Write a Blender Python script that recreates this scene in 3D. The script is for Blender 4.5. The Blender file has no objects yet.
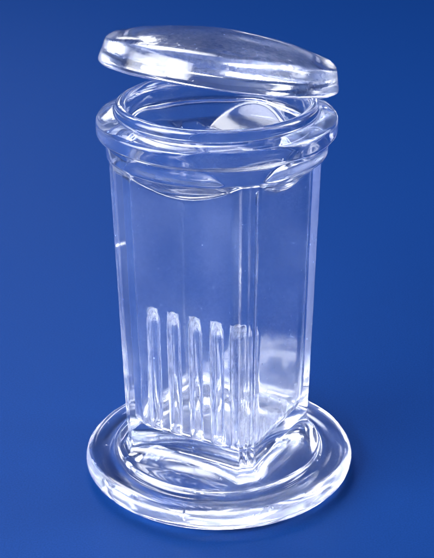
import bpy, math, random
import numpy as np
from mathutils import Vector, Matrix, noise

random.seed(7)
scene = bpy.context.scene
COL = scene.collection
MM = 0.001
PI = math.pi

# ------------------------------------------------------------------ materials
def glass_material(name, bump_scale, bump_strength, fine_strength, rough=0.0, film=0.02, tint=(0.985, 0.99, 1.0)):
    m = bpy.data.materials.new(name)
    m.use_nodes = True
    nt = m.node_tree
    nt.nodes.clear()
    out = nt.nodes.new('ShaderNodeOutputMaterial')
    g = nt.nodes.new('ShaderNodeBsdfGlass')
    g.inputs['IOR'].default_value = 1.5
    g.inputs['Roughness'].default_value = rough
    g.inputs['Color'].default_value = (*tint, 1)
    tc = nt.nodes.new('ShaderNodeTexCoord')
    n1 = nt.nodes.new('ShaderNodeTexNoise')
    n1.inputs['Scale'].default_value = bump_scale
    n1.inputs['Detail'].default_value = 2.5
    n1.inputs['Distortion'].default_value = 0.6
    n2 = nt.nodes.new('ShaderNodeTexNoise')
    n2.inputs['Scale'].default_value = bump_scale * 6.5
    n2.inputs['Detail'].default_value = 2.0
    # sparse pits and seeds left by the mould
    v = nt.nodes.new('ShaderNodeTexVoronoi')
    v.inputs['Scale'].default_value = bump_scale * 3.2
    ramp = nt.nodes.new('ShaderNodeMapRange')
    ramp.inputs['From Min'].default_value = 0.0
    ramp.inputs['From Max'].default_value = 0.10
    ramp.inputs['To Min'].default_value = 1.0
    ramp.inputs['To Max'].default_value = 0.0
    for n in (n1, n2, v):
        nt.links.new(tc.outputs['Object'], n.inputs['Vector'])
    nt.links.new(v.outputs['Distance'], ramp.inputs['Value'])
    b1 = nt.nodes.new('ShaderNodeBump')
    b1.inputs['Strength'].default_value = bump_strength
    b1.inputs['Distance'].default_value = 0.0006
    b2 = nt.nodes.new('ShaderNodeBump')
    b2.inputs['Strength'].default_value = fine_strength
    b2.inputs['Distance'].default_value = 0.0002
    b3 = nt.nodes.new('ShaderNodeBump')
    b3.inputs['Strength'].default_value = 0.35
    b3.inputs['Distance'].default_value = 0.00012
    nt.links.new(n1.outputs['Fac'], b1.inputs['Height'])
    nt.links.new(n2.outputs['Fac'], b2.inputs['Height'])
    nt.links.new(ramp.outputs['Result'], b3.inputs['Height'])
    nt.links.new(b1.outputs['Normal'], b2.inputs['Normal'])
    nt.links.new(b2.outputs['Normal'], b3.inputs['Normal'])
    nt.links.new(b3.outputs['Normal'], g.inputs['Normal'])
    # thin uneven film of residue on old laboratory glass
    d = nt.nodes.new('ShaderNodeBsdfDiffuse')
    d.inputs['Color'].default_value = (0.40, 0.54, 0.95, 1)
    n3 = nt.nodes.new('ShaderNodeTexNoise')
    n3.inputs['Scale'].default_value = 45
    n3.inputs['Detail'].default_value = 5
    nt.links.new(tc.outputs['Object'], n3.inputs['Vector'])
    fr = nt.nodes.new('ShaderNodeMapRange')
    fr.inputs['From Min'].default_value = 0.42
    fr.inputs['From Max'].default_value = 0.72
    fr.inputs['To Min'].default_value = film * 0.5
    fr.inputs['To Max'].default_value = film * 3.2
    nt.links.new(n3.outputs['Fac'], fr.inputs['Value'])
    mx = nt.nodes.new('ShaderNodeMixShader')
    # dust specks clinging to the surface: a dot in some of the cells only
    v2 = nt.nodes.new('ShaderNodeTexVoronoi')
    v2.inputs['Scale'].default_value = 330
    nt.links.new(tc.outputs['Object'], v2.inputs['Vector'])
    dot = nt.nodes.new('ShaderNodeMath'); dot.operation = 'LESS_THAN'
    nt.links.new(v2.outputs['Distance'], dot.inputs[0]); dot.inputs[1].default_value = 0.075
    sep = nt.nodes.new('ShaderNodeSeparateColor')
    nt.links.new(v2.outputs['Color'], sep.inputs['Color'])
    few = nt.nodes.new('ShaderNodeMath'); few.operation = 'GREATER_THAN'
    nt.links.new(sep.outputs['Red'], few.inputs[0]); few.inputs[1].default_value = 0.84
    both = nt.nodes.new('ShaderNodeMath'); both.operation = 'MULTIPLY'
    nt.links.new(dot.outputs[0], both.inputs[0]); nt.links.new(few.outputs[0], both.inputs[1])
    add = nt.nodes.new('ShaderNodeMath'); add.operation = 'MULTIPLY_ADD'; add.use_clamp = True
    nt.links.new(both.outputs[0], add.inputs[0]); add.inputs[1].default_value = 0.45
    nt.links.new(fr.outputs['Result'], add.inputs[2])
    nt.links.new(add.outputs[0], mx.inputs['Fac'])
    nt.links.new(g.outputs['BSDF'], mx.inputs[1])
    nt.links.new(d.outputs['BSDF'], mx.inputs[2])
    # worn, finely scratched edges, plus white glow painted on ribs and one wall
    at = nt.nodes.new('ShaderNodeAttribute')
    at.attribute_name = 'wear_glow'
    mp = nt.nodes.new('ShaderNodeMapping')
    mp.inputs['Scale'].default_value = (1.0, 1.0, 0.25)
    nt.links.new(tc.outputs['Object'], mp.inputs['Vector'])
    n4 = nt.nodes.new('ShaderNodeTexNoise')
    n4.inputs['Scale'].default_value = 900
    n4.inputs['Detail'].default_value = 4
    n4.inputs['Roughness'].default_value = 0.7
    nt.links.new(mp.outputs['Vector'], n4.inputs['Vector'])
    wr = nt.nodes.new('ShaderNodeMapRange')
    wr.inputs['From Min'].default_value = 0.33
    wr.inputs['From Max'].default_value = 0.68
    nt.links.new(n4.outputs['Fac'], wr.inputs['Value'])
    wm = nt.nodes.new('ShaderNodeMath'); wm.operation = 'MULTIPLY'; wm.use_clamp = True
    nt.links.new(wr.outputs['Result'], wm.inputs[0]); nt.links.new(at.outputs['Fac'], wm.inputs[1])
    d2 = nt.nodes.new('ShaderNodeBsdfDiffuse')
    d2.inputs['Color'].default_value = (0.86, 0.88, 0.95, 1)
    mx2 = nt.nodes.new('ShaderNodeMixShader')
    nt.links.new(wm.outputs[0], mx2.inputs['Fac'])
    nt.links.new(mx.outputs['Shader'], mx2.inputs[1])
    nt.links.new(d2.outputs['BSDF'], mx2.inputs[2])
    nt.links.new(mx2.outputs['Shader'], out.inputs['Surface'])
    return m

GLASS_BODY = glass_material('clear_moulded_glass', 90, 0.07, 0.03, 0.085, 0.016)
GLASS_FOOT = glass_material('wavy_moulded_glass', 80, 0.06, 0.03, 0.08, 0.022)
GLASS_RIM = glass_material('rim_glass', 90, 0.08, 0.06, 0.04, 0.01)
GLASS_RIB = glass_material('rib_glass', 120, 0.22, 0.12, 0.07, 0.02)
GLASS_LID = glass_material('lid_glass', 90, 0.10, 0.12, 0.09, 0.012)

def backdrop_material():
    m = bpy.data.materials.new('matte_blue_paper')
    m.use_nodes = True
    nt = m.node_tree
    p = nt.nodes['Principled BSDF']
    p.inputs['Roughness'].default_value = 0.5
    p.inputs['Specular IOR Level'].default_value = 0.05
    tc = nt.nodes.new('ShaderNodeTexCoord')
    n = nt.nodes.new('ShaderNodeTexNoise')
    n.inputs['Scale'].default_value = 2200
    n.inputs['Detail'].default_value = 4
    n.inputs['Roughness'].default_value = 0.7
    r = nt.nodes.new('ShaderNodeValToRGB')
    r.color_ramp.elements[0].position = 0.3
    r.color_ramp.elements[0].color = (0.0010, 0.0235, 0.124, 1)
    r.color_ramp.elements[1].position = 0.7
    r.color_ramp.elements[1].color = (0.0048, 0.0345, 0.170, 1)
    nt.links.new(tc.outputs['Object'], n.inputs['Vector'])
    nt.links.new(n.outputs['Fac'], r.inputs['Fac'])
    nt.links.new(r.outputs['Color'], p.inputs['Base Color'])
    b = nt.nodes.new('ShaderNodeBump')
    b.inputs['Strength'].default_value = 0.12
    b.inputs['Distance'].default_value = 0.0003
    nt.links.new(n.outputs['Fac'], b.inputs['Height'])
    nt.links.new(b.outputs['Normal'], p.inputs['Normal'])
    return m

# ------------------------------------------------------------------ helpers
def empty(name, loc, label, cat):
    o = bpy.data.objects.new(name, None)
    o.empty_display_size = 0.02
    COL.objects.link(o)
    o.location = loc
    o['label'] = label
    o['category'] = cat
    return o

def vertex_normals(V, F):
    """area weighted normals of the whole surface, shared by all the parts cut from it"""
    V = np.asarray(V)
    N = np.zeros_like(V)
    for f in F:
        n = np.zeros(3)
        for a in range(len(f)):
            n += np.cross(V[f[a]], V[f[(a + 1) % len(f)]])
        for i in f:
            N[i] += n
    L = np.linalg.norm(N, axis=1)
    L[L == 0] = 1
    return N / L[:, None]

def part(name, V, F, N, mat, parent, label=None, wear_glow=None):
    used = sorted({i for f in F for i in f})
    idx = {g: l for l, g in enumerate(used)}
    me = bpy.data.meshes.new(name)
    me.from_pydata([tuple(V[i] * MM) for i in used], [], [[idx[i] for i in f] for f in F])
    me.validate()
    me.polygons.foreach_set('use_smooth', [True] * len(me.polygons))
    me.update()
    me.normals_split_custom_set_from_vertices([tuple(N[i]) for i in used])
    if wear_glow is not None:
        at = me.attributes.new('wear_glow', 'FLOAT', 'POINT')
        at.data.foreach_set('value', [float(wear_glow[i]) for i in used])
    me.materials.append(mat)
    o = bpy.data.objects.new(name, me)
    COL.objects.link(o)
    o.parent = parent
    if label:
        o['label'] = label
    return o

# ------------------------------------------------------------------ the jar
THETA = math.radians(28.5)          # the square body is turned this far from the camera

def square_radius(al, a, dc, p=110):
    """polar radius of a square of half side a with its corners cut at distance dc"""
    s = 0.0
    for k in range(8):
        d = a if k % 2 == 0 else dc
        c = math.cos(al - k * PI / 4)
        if c > 0:
            s += (c / d) ** p
    return s ** (-1.0 / p)

A_IN = 16.3                        # inner half side at the ribs
RIB_T = [-8.6, -2.9, 3.0, 8.9, 14.2]     # rib positions along the wall
RIB_W = 1.5                       # half width of a rib
RIB_H = 2.4

# angular samples: even all round, closer where the ribs rise and at the corners
angs = set()
for k in range(224):
    angs.add(round(k * 2 * PI / 224, 6))
for wall in (0, 2):
    for t in RIB_T:
        for u in np.linspace(-1.25, 1.25, 15):
            tt = t + u * RIB_W
            if wall == 2:
                tt = -tt
            angs.add(round((math.atan2(tt, A_IN) + wall * PI / 2) % (2 * PI), 6))
for c in range(4):
    for u in np.linspace(-9, 9, 49):
        angs.add(round((PI / 4 + c * PI / 2 + math.radians(u)) % (2 * PI), 6))
tmp = sorted(angs)
ANG = [tmp[0]]
for x in tmp[1:]:
    if x - ANG[-1] > 0.0025:
        ANG.append(x)
NA = len(ANG)

def smooth(x):
    x = min(1, max(0, x))
    return x * x * (3 - 2 * x)

# rings: (part, z, circle radius, half side, chamfer distance, share of circle)
rings = []
def circ(p, r, z):
    rings.append((p, z, r, 0, 0, 1.0, False))
def squ(p, a, dc, z, w=0.0, r=0.0, inner=False):
    rings.append((p, z, r, a, dc, w, inner))

# underside of the foot, from the middle out
for r, z in [(2, 5.6), (6, 5.5), (10, 5.2), (14, 4.7), (18, 3.9), (21, 2.9), (23, 1.9), (24.2, 1.0),
             (25.0, 0.45), (26.0, 0.15), (27.5, 0.0), (29.5, 0.0), (31.2, 0.08), (32.4, 0.4), (33.3, 1.0),
             (33.95, 1.8), (34.3, 2.8), (34.35, 3.6), (34.1, 4.5), (33.5, 5.3), (32.7, 5.85), (31.6, 6.15),
             (30.4, 6.1), (29.3, 5.85), (28.3, 5.6), (27.5, 5.5), (26.9, 5.65), (26.5, 6.0), (26.2, 6.45),
             (26.0, 6.9), (25.75, 7.3), (25.4, 7.6)]:
    circ('foot', r, z)
A0, A1 = 18.05, 19.6
Z0, Z1 = 10.6, 81.3
def outer_a(z):
    return A0 + (A1 - A0) * (z - Z0) / (Z1 - Z0)
def chamf(a):
    return a * math.sqrt(2) - 2.0
# cove from the round boss to the square body
for k in range(1, 6):
    t = k / 6
    z = 7.6 + (Z0 + 0.6 - 7.6) * t ** 1.5
    a = outer_a(Z0) + 1.5 * (1 - t) ** 2
    squ('foot', a, chamf(outer_a(Z0)) + 0.3 * (1 - t), z, (1 - t) ** 1.3, 25.2)
zz = [11.6, 12.4, 13.5, 15, 18, 22, 27, 33, 40, 48, 56, 61, 63, 63.4, 63.8, 64.2, 64.6, 65, 65.4, 65.8, 66.2, 66.6, 67, 69, 74, 77, 78.3]
for z in zz:
    squ('body', outer_a(z), chamf(outer_a(z)), z)
# shoulder: a cone under the collar that runs into the four flat faces
for k in range(0, 17):
    z = 79.0 + 7.4 * k / 16
    cone = 18.4 + (26.3 - 18.4) * (z - 79.0) / 6.9
    rings.append(('body' if k < 1 else 'rim', z, min(cone, 26.3), outer_a(z), chamf(outer_a(z)), 'max', False))
circ('rim', 26.35, 87.2)
circ('rim', 26.3, 88.6)
circ('rim', 26.35, 89.5)
for r, z in [(26.6, 89.9), (27.2, 90.15), (27.9, 90.45), (28.3, 90.8), (28.45, 91.3), (28.5, 92.2), (28.5, 93.3), (28.4, 94.0),
             (28.1, 94.45), (27.6, 94.75), (26.8, 95.1), (25.8, 95.45), (24.9, 95.6), (24.4, 95.6), (24.15, 95.75),
             (24.05, 96.0), (24.0, 96.3), (23.95, 96.9), (23.7, 97.6), (23.2, 98.0), (22.5, 98.05), (21.9, 97.85),
             (21.5, 97.3), (21.3, 96.3), (21.2, 95.4), (21.1, 94), (21.0, 93)]:
    circ('rim', r, z)
# inside: the round mouth is cut by four sloping planes that lead down to the flat walls
for k in range(1, 23):
    z = 93.0 - 10.0 * k / 22
    a = 21.4 - (21.4 - A_IN - 0.55) * (93.0 - z) / 9.0
    a = max(a, A_IN + 0.55)
    rings.append(('rim' if k < 3 else 'body', z, 20.95, a, a * math.sqrt(2) - 2.4, 'min', False))
zin = [81.5, 80, 77, 74, 70, 65, 60, 56, 53, 51.4, 50.7, 50.2, 49.9, 49.6, 49.3, 48.9, 48.4, 47.9, 47.4, 46.9, 46.4, 45.9, 45.4, 44.8, 44, 42.5, 40.5, 38, 35.5, 33.2, 32.8, 32.4, 32, 31.5, 31, 30.5, 30, 29.5, 29,
       27, 25, 23, 21, 19.5, 18.5, 17.6]
def inner_a(z):
    return A_IN + 0.5 * (z - 48) / 32.0
for z in zin:
    squ('body', inner_a(z), inner_a(z) * math.sqrt(2) - 2.4, z, 0, 0, True)
for k in range(1, 7):                              # floor fillet
    t = k / 6 * PI / 2
    a = inner_a(17.6) - 2.6 * (1 - math.cos(t))
    squ('body', a, a * math.sqrt(2) - 2.4, 17.6 - 2.6 * math.sin(t), 0, 0, True)
for s in (0.75, 0.6, 0.45, 0.3, 0.15, 0.05):
    a = (inner_a(17.6) - 2.6) * s
    squ('body', a, a * math.sqrt(2) - 2.4 * s, 15.0 + 0.25 * (s - 0.75), 0, 0, True)

def rib_profile(u):
    """cross-section of a rib, u = offset / half width"""
    u = abs(u)
    if u >= 1.1:
        return 0.0
    return (1 - (u / 1.1) ** 3.0) ** 0.9
def rib_height(z, wall, u):
    top = (49.8 if wall == 0 else 27.0) - 1.9 * min(1, abs(u)) ** 2.2
    if z > top or z < 15.4:
        return 0.0
    q = min(1, (top - z) / (3.8 if wall == 0 else 9.0))
    if wall:
        return smooth(q) * smooth((z - 15.4) / 2.6) * 0.08
    h = 0.35 * min(1, q / 0.15) + 0.65 * smooth(q)
    return h * smooth((z - 15.4) / 2.6) * (1.0 if wall == 0 else 0.45)

V, tagV, wear_glow = [], [], []
ring_part = []
ribs = {}
for ri, (p, z, r, a, dc, w, inner) in enumerate(rings):
    ring_part.append(p)
    for ai, al in enumerate(ANG):
        if w == 'max':
            rr = (r ** 60 + square_radius(al, a, dc) ** 60) ** (1 / 60)
        elif w == 'min':
            rr = (r ** -90 + square_radius(al, a, dc) ** -90) ** (-1 / 90)
        else:
            rr = r if w >= 1 else (1 - w) * square_radius(al, a, dc) + w * r
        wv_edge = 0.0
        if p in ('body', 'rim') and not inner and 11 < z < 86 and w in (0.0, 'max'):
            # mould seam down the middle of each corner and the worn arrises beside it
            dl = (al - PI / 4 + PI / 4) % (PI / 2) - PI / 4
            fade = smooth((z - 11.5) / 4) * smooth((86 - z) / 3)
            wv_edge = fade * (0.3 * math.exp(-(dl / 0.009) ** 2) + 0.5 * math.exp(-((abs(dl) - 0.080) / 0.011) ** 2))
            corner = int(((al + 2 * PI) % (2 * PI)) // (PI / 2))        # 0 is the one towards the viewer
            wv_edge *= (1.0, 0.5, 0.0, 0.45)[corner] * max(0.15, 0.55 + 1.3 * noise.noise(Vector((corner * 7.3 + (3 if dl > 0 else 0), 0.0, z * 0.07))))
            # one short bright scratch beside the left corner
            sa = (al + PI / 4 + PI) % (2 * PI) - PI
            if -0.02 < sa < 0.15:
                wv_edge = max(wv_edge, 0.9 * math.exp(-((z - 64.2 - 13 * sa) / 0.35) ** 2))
            rr += (0.0 if corner == 2 else 1.0) * fade * (0.22 * math.exp(-(dl / 0.011) ** 2)
                          + 0.16 * math.exp(-((abs(dl) - 0.078) / 0.010) ** 2)
                          - 0.08 * math.exp(-((abs(dl) - 0.042) / 0.012) ** 2))
        x, y = rr * math.cos(al), rr * math.sin(al)
        tag = None
        wv = wv_edge
        if inner and z < 60:
            for wall, sg in ((0, 1), (2, -1)):
                n = (sg, 0)
                d = x * sg
                t = y                     # same t on both walls: ribs face each other
                if d > 0 and abs(math.atan2(y, d)) < PI / 4 + 0.02:
                    for i, t0 in enumerate(RIB_T):
                        u = (t - t0) / RIB_W
                        if abs(u) <= 1.12:
                            h = rib_profile(u) * rib_height(z, wall, u)
                            if abs(u) < 1.1 and 15.4 < z <= (49.8 if wall == 0 else 27.0):
                                tag = (wall, i)
                            x -= sg * RIB_H * h
                            if wall == 0 and 15.4 < z < 49.8:  # frosted caps; bright edges, fifth rib and lower ends are painted-in light
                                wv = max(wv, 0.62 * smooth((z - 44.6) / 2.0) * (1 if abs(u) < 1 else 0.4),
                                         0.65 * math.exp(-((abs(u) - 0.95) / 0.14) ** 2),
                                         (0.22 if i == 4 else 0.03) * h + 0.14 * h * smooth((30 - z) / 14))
        # slight unevenness of hand-finished moulded glass
        q = Vector((x, y, z))
        amp = 0.10 if inner else 0.05
        if p == 'foot':
            amp = 0.10
        if z > 0.3:
            dn = noise.noise(q * 0.11 + Vector((3, 9, 1))) * amp
            k = (x * x + y * y) ** 0.5
            if k > 3:
                x += x / k * dn
                y += y / k * dn
        # turn the body towards the camera
        # wall 0 normal (+x in jar space) has to point to the left front of the camera
        phi = -PI / 2 - THETA
        X = x * math.cos(phi) - y * math.sin(phi)
        Y = x * math.sin(phi) + y * math.cos(phi)
        V.append((X, Y, z))
        if inner and z < 24:  # whiter towards the floor
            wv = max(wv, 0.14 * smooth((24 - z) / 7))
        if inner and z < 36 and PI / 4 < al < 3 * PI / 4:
            wv = max(wv, 0.45 * smooth((33 - z) / 18))        # soft white glow low on this wall, painted into the colour
        wear_glow.append(wv)
        tagV.append(tag)
wear_glow += [0.0, 0.05]
V.append((0, 0, 5.6)); tagV.append(None); c_bot = len(V) - 1
V.append((0, 0, 14.8)); tagV.append(None); c_top = len(V) - 1
V = np.array(V)
NR = len(rings)
F, Fp = [], []
for ai in range(NA):
    a2 = (ai + 1) % NA
    F.append((c_bot, a2, ai)); Fp.append('foot')
    for ri in range(NR - 1):
        i, j = ri * NA, (ri + 1) * NA
        f = (i + ai, i + a2, j + a2, j + ai)
        F.append(f)
        tags = [tagV[k] for k in f]
        tg = [t for t in tags if t]
        if len(tg) >= 3 and len(set(tg)) == 1:
            Fp.append(tg[0])
        else:
            Fp.append(ring_part[ri + 1])
    i = (NR - 1) * NA
    F.append((i + ai, i + a2, c_top)); Fp.append('body')
N = vertex_normals(V, F)

jar = empty('staining_jar', (0, 0, 0.0001), 'clear pressed glass staining jar with square ribbed body and round foot on blue paper', 'jar')
for nm, mt in (('foot', GLASS_FOOT), ('body', GLASS_BODY), ('rim', GLASS_RIM)):
    part(nm, V, [f for f, q in zip(F, Fp) if q == nm], N, mt, jar, wear_glow=wear_glow)
for key in sorted({q for q in Fp if isinstance(q, tuple)}):
    part('slide_rib', V, [f for f, q in zip(F, Fp) if q == key], N, GLASS_RIB if key[0] == 0 else GLASS_BODY, jar, wear_glow=wear_glow)

# ------------------------------------------------------------------ the lid
prof = [('dome', 0, 11.2)]
for r in np.linspace(2, 25, 16):
    prof.append(('dome', r, 6.7 + 4.5 * (1 - (r / 27.4) ** 2.1)))
for r, z in [(25.8, 7.0), (26.4, 6.6), (26.85, 6.1), (27.1, 5.5)]:
    prof.append(('dome', r, z))
for r, z in [(27.3, 4.8), (27.55, 3.6), (27.85, 2.4), (28.1, 1.5), (28.1, 0.8), (27.75, 0.3), (27.3, 0.05), (26.6, 0.0),
             (25.5, 0.0), (24, 0.0), (22.5, 0.0), (21.6, 0.05), (21.0, 0.3), (20.6, 0.8), (20.3, 1.4), (19.9, 1.9), (19.2, 2.2)]:
    prof.append(('skirt', r, z))
for r in (18, 16, 14, 11, 8, 5, 2.5, 0):
    prof.append(('dome', r, 2.3 + 2.6 * (1 - (r / 19.2) ** 2)))
NL = 192
LV, LF, LP = [], [], []
for k, (p, r, z) in enumerate(prof):
    for a in range(NL):
        al = 2 * PI * a / NL
        q = Vector((r * math.cos(al), r * math.sin(al), z))
        dn = noise.noise(q * 0.13 + Vector((5, 1, 7))) * (0.12 if 0 < r < 27 and z > 2 else 0.03)
        LV.append((q.x, q.y, q.z + dn))
for k in range(len(prof) - 1):
    for a in range(NL):
        a2 = (a + 1) % NL
        LF.append((k * NL + a, (k + 1) * NL + a, (k + 1) * NL + a2, k * NL + a2))
        LP.append(prof[k + 1][0] if prof[k][0] != 'skirt' or prof[k + 1][0] == 'skirt' else 'dome')
# collapse the poles to one vertex
LV = np.array(LV)
last = (len(prof) - 1) * NL
def pole(i):
    return 0 if i < NL else (last if i >= last else i)
LF2, LP2 = [], []
for f, p in zip(LF, LP):
    g = []
    for i in f:
        i = pole(i)
        if i not in g:
            g.append(i)
    if len(g) >= 3:
        LF2.append(tuple(g)); LP2.append(p)
LN = vertex_normals(LV, LF2)
top_rings = next(k for k, q in enumerate(prof) if q[1] == 26.6)
lid_wear = [0.07 * smooth((22 - prof[i // NL][1]) / 4) if i // NL > top_rings else 0.0 for i in range(len(LV))]   # stippled underside
lid = empty('jar_lid', (0, 0, 0), 'clear domed glass lid tipped askew above the mouth of the jar', 'lid')
for nm in ('dome', 'skirt'):
    part(nm, LV, [f for f, q in zip(LF2, LP2) if q == nm], LN, GLASS_LID, lid, wear_glow=lid_wear)
# pose: its low edge rests on the back right of the rim, the rest is lifted towards the viewer
nrm = Vector((0.143, 0.178, 1.0)).normalized()
rot = Vector((0, 0, 1)).rotation_difference(nrm)
lid.rotation_mode = 'QUATERNION'
lid.rotation_quaternion = rot
LID_X, LID_Y = 0.3, 0.0
# lower it until the lowest point of its skirt touches the jar
R3 = rot.to_matrix()
M3 = np.array(R3)
LW = LV @ M3.T + np.array((LID_X, LID_Y, 0))
rimV = V[(V[:, 2] > 93)]
rr = np.hypot(rimV[:, 0], rimV[:, 1])
cand = LW[(LV[:, 2] < 0.6)]  # underside
best = -1e9
ordr = np.argsort(rr)
rs, zs = rr[ordr], rimV[ordr, 2]
for p in cand:
    rad = math.hypot(p[0], p[1])
    m = np.abs(rs - rad) < 0.35
    if m.any():
        best = max(best, zs[m].max() - p[2])
LID_Z = best - 0.02
print('LID z', LID_Z)
lid.location = (LID_X * MM, LID_Y * MM, LID_Z * MM + 0.0001)

# ------------------------------------------------------------------ the paper it stands on
def backdrop():
    n = 60
    S = 1400.0
    Vb, Fb = [], []
    ys = list(np.linspace(-700, 900, 40))
    pts = [(y, 0.0) for y in ys]
    for k in range(1, 17):                          # gentle sweep far behind, out of the picture
        t = k / 16 * PI / 2
        pts.append((900 + 300 * math.sin(t), 300 * (1 - math.cos(t))))
    pts.append((1200, 800))
    for (y, z) in pts:
        for i in range(n + 1):
            x = -S + 2 * S * i / n
            Vb.append((x * MM, y * MM, z * MM))
    for j in range(len(pts) - 1):
        for i in range(n):
            a = j * (n + 1) + i
            Fb.append((a, a + 1, a + n + 2, a + n + 1))
    me = bpy.data.meshes.new('backdrop')
    me.from_pydata(Vb, [], Fb)
    me.polygons.foreach_set('use_smooth', [True] * len(me.polygons))
    me.update()
    me.materials.append(backdrop_material())
    o = bpy.data.objects.new('backdrop', me)
    COL.objects.link(o)
    o['kind'] = 'structure'
    o['label'] = 'seamless matte blue paper under the glass jar'
    return o
backdrop()

# ------------------------------------------------------------------ light
def softbox(name, loc, target, sx, sy, power, col=(1, 1, 1)):
    l = bpy.data.lights.new(name, 'AREA')
    l.shape = 'RECTANGLE'
    l.size, l.size_y = sx, sy
    l.energy = power
    l.color = col
    # a real diffuser: brightest in the middle, weaker towards its edges
    l.use_nodes = True
    nt = l.node_tree
    em = nt.nodes['Emission']
    ge = nt.nodes.new('ShaderNodeNewGeometry')
    sp = nt.nodes.new('ShaderNodeSeparateXYZ')
    nt.links.new(ge.outputs['Parametric'], sp.inputs[0])
    prev = None
    for ax in ('X', 'Y'):
        a = nt.nodes.new('ShaderNodeMath'); a.operation = 'MULTIPLY'
        nt.links.new(sp.outputs[ax], a.inputs[0]); a.inputs[1].default_value = PI
        b = nt.nodes.new('ShaderNodeMath'); b.operation = 'SINE'
        nt.links.new(a.outputs[0], b.inputs[0])
        c = nt.nodes.new('ShaderNodeMath'); c.operation = 'POWER'; c.use_clamp = True
        nt.links.new(b.outputs[0], c.inputs[0]); c.inputs[1].default_value = 0.7
        if prev:
            m = nt.nodes.new('ShaderNodeMath'); m.operation = 'MULTIPLY'
            nt.links.new(prev.outputs[0], m.inputs[0]); nt.links.new(c.outputs[0], m.inputs[1])
            prev = m
        else:
            prev = c
    g = nt.nodes.new('ShaderNodeMath'); g.operation = 'MULTIPLY'
    nt.links.new(prev.outputs[0], g.inputs[0]); g.inputs[1].default_value = 1.9
    nt.links.new(g.outputs[0], em.inputs['Strength'])
    o = bpy.data.objects.new(name, l)
    COL.objects.link(o)
    o.location = loc
    o.rotation_euler = (Vector(target) - Vector(loc)).to_track_quat('-Z', 'Y').to_euler()
    return o
softbox('softbox_lamp', (-0.18, 0.60, 0.82), (0, 0, 0.05), 0.60, 0.40, 7.5)
softbox('softbox_lamp', (-0.75, -0.20, 0.30), (0, 0, 0.07), 0.75, 0.40, 9.0)
softbox('softbox_lamp', (-0.22, 0.95, 0.40), (0, 0, 0.07), 0.28, 0.12, 0.35)
softbox('softbox_lamp', (-0.72, -0.44, 0.60), (0, 0, 0.06), 0.80, 0.60, 15.0)
softbox('softbox_lamp', (-0.40, -0.48, 0.46), (0, -0.08, 0.00), 0.32, 0.26, 4.0)
softbox('softbox_lamp', (0.80, 0.10, 0.50), (0, 0, 0.05), 0.30, 0.50, 5.0)

w = bpy.data.worlds.new('World')
scene.world = w
w.use_nodes = True
bg = w.node_tree.nodes['Background']
bg.inputs['Color'].default_value = (0.03, 0.13, 0.55, 1)
bg.inputs['Strength'].default_value = 0.35

# ------------------------------------------------------------------ camera
cd = bpy.data.cameras.new('camera')
cam = bpy.data.objects.new('camera', cd)
COL.objects.link(cam)
cd.sensor_fit = 'HORIZONTAL'
cd.sensor_width = 36
cd.lens = 36 * 1459.6 / 434
cd.clip_start = 0.01
cd.clip_end = 50
PITCH = 0.41958
ROLL = math.radians(-0.35)
cam.matrix_world = (Matrix.Translation((-0.0002, -0.3288, 0.19888))
                    @ Matrix.Rotation(PI / 2 - PITCH, 4, 'X') @ Matrix.Rotation(ROLL, 4, 'Z'))
scene.camera = cam

# ------------------------------------------------------------------ render settings
scene.render.engine = 'CYCLES'
cy = scene.cycles
cy.max_bounces = 32
cy.transmission_bounces = 28
cy.glossy_bounces = 16
cy.diffuse_bounces = 4
cy.caustics_reflective = True
cy.caustics_refractive = True
cy.blur_glossy = 0.0
cy.sample_clamp_indirect = 0
cy.use_denoising = True
vs = scene.view_settings
vs.view_transform = 'Standard'
vs.look = 'None'
vs.exposure = 0
vs.gamma = 1
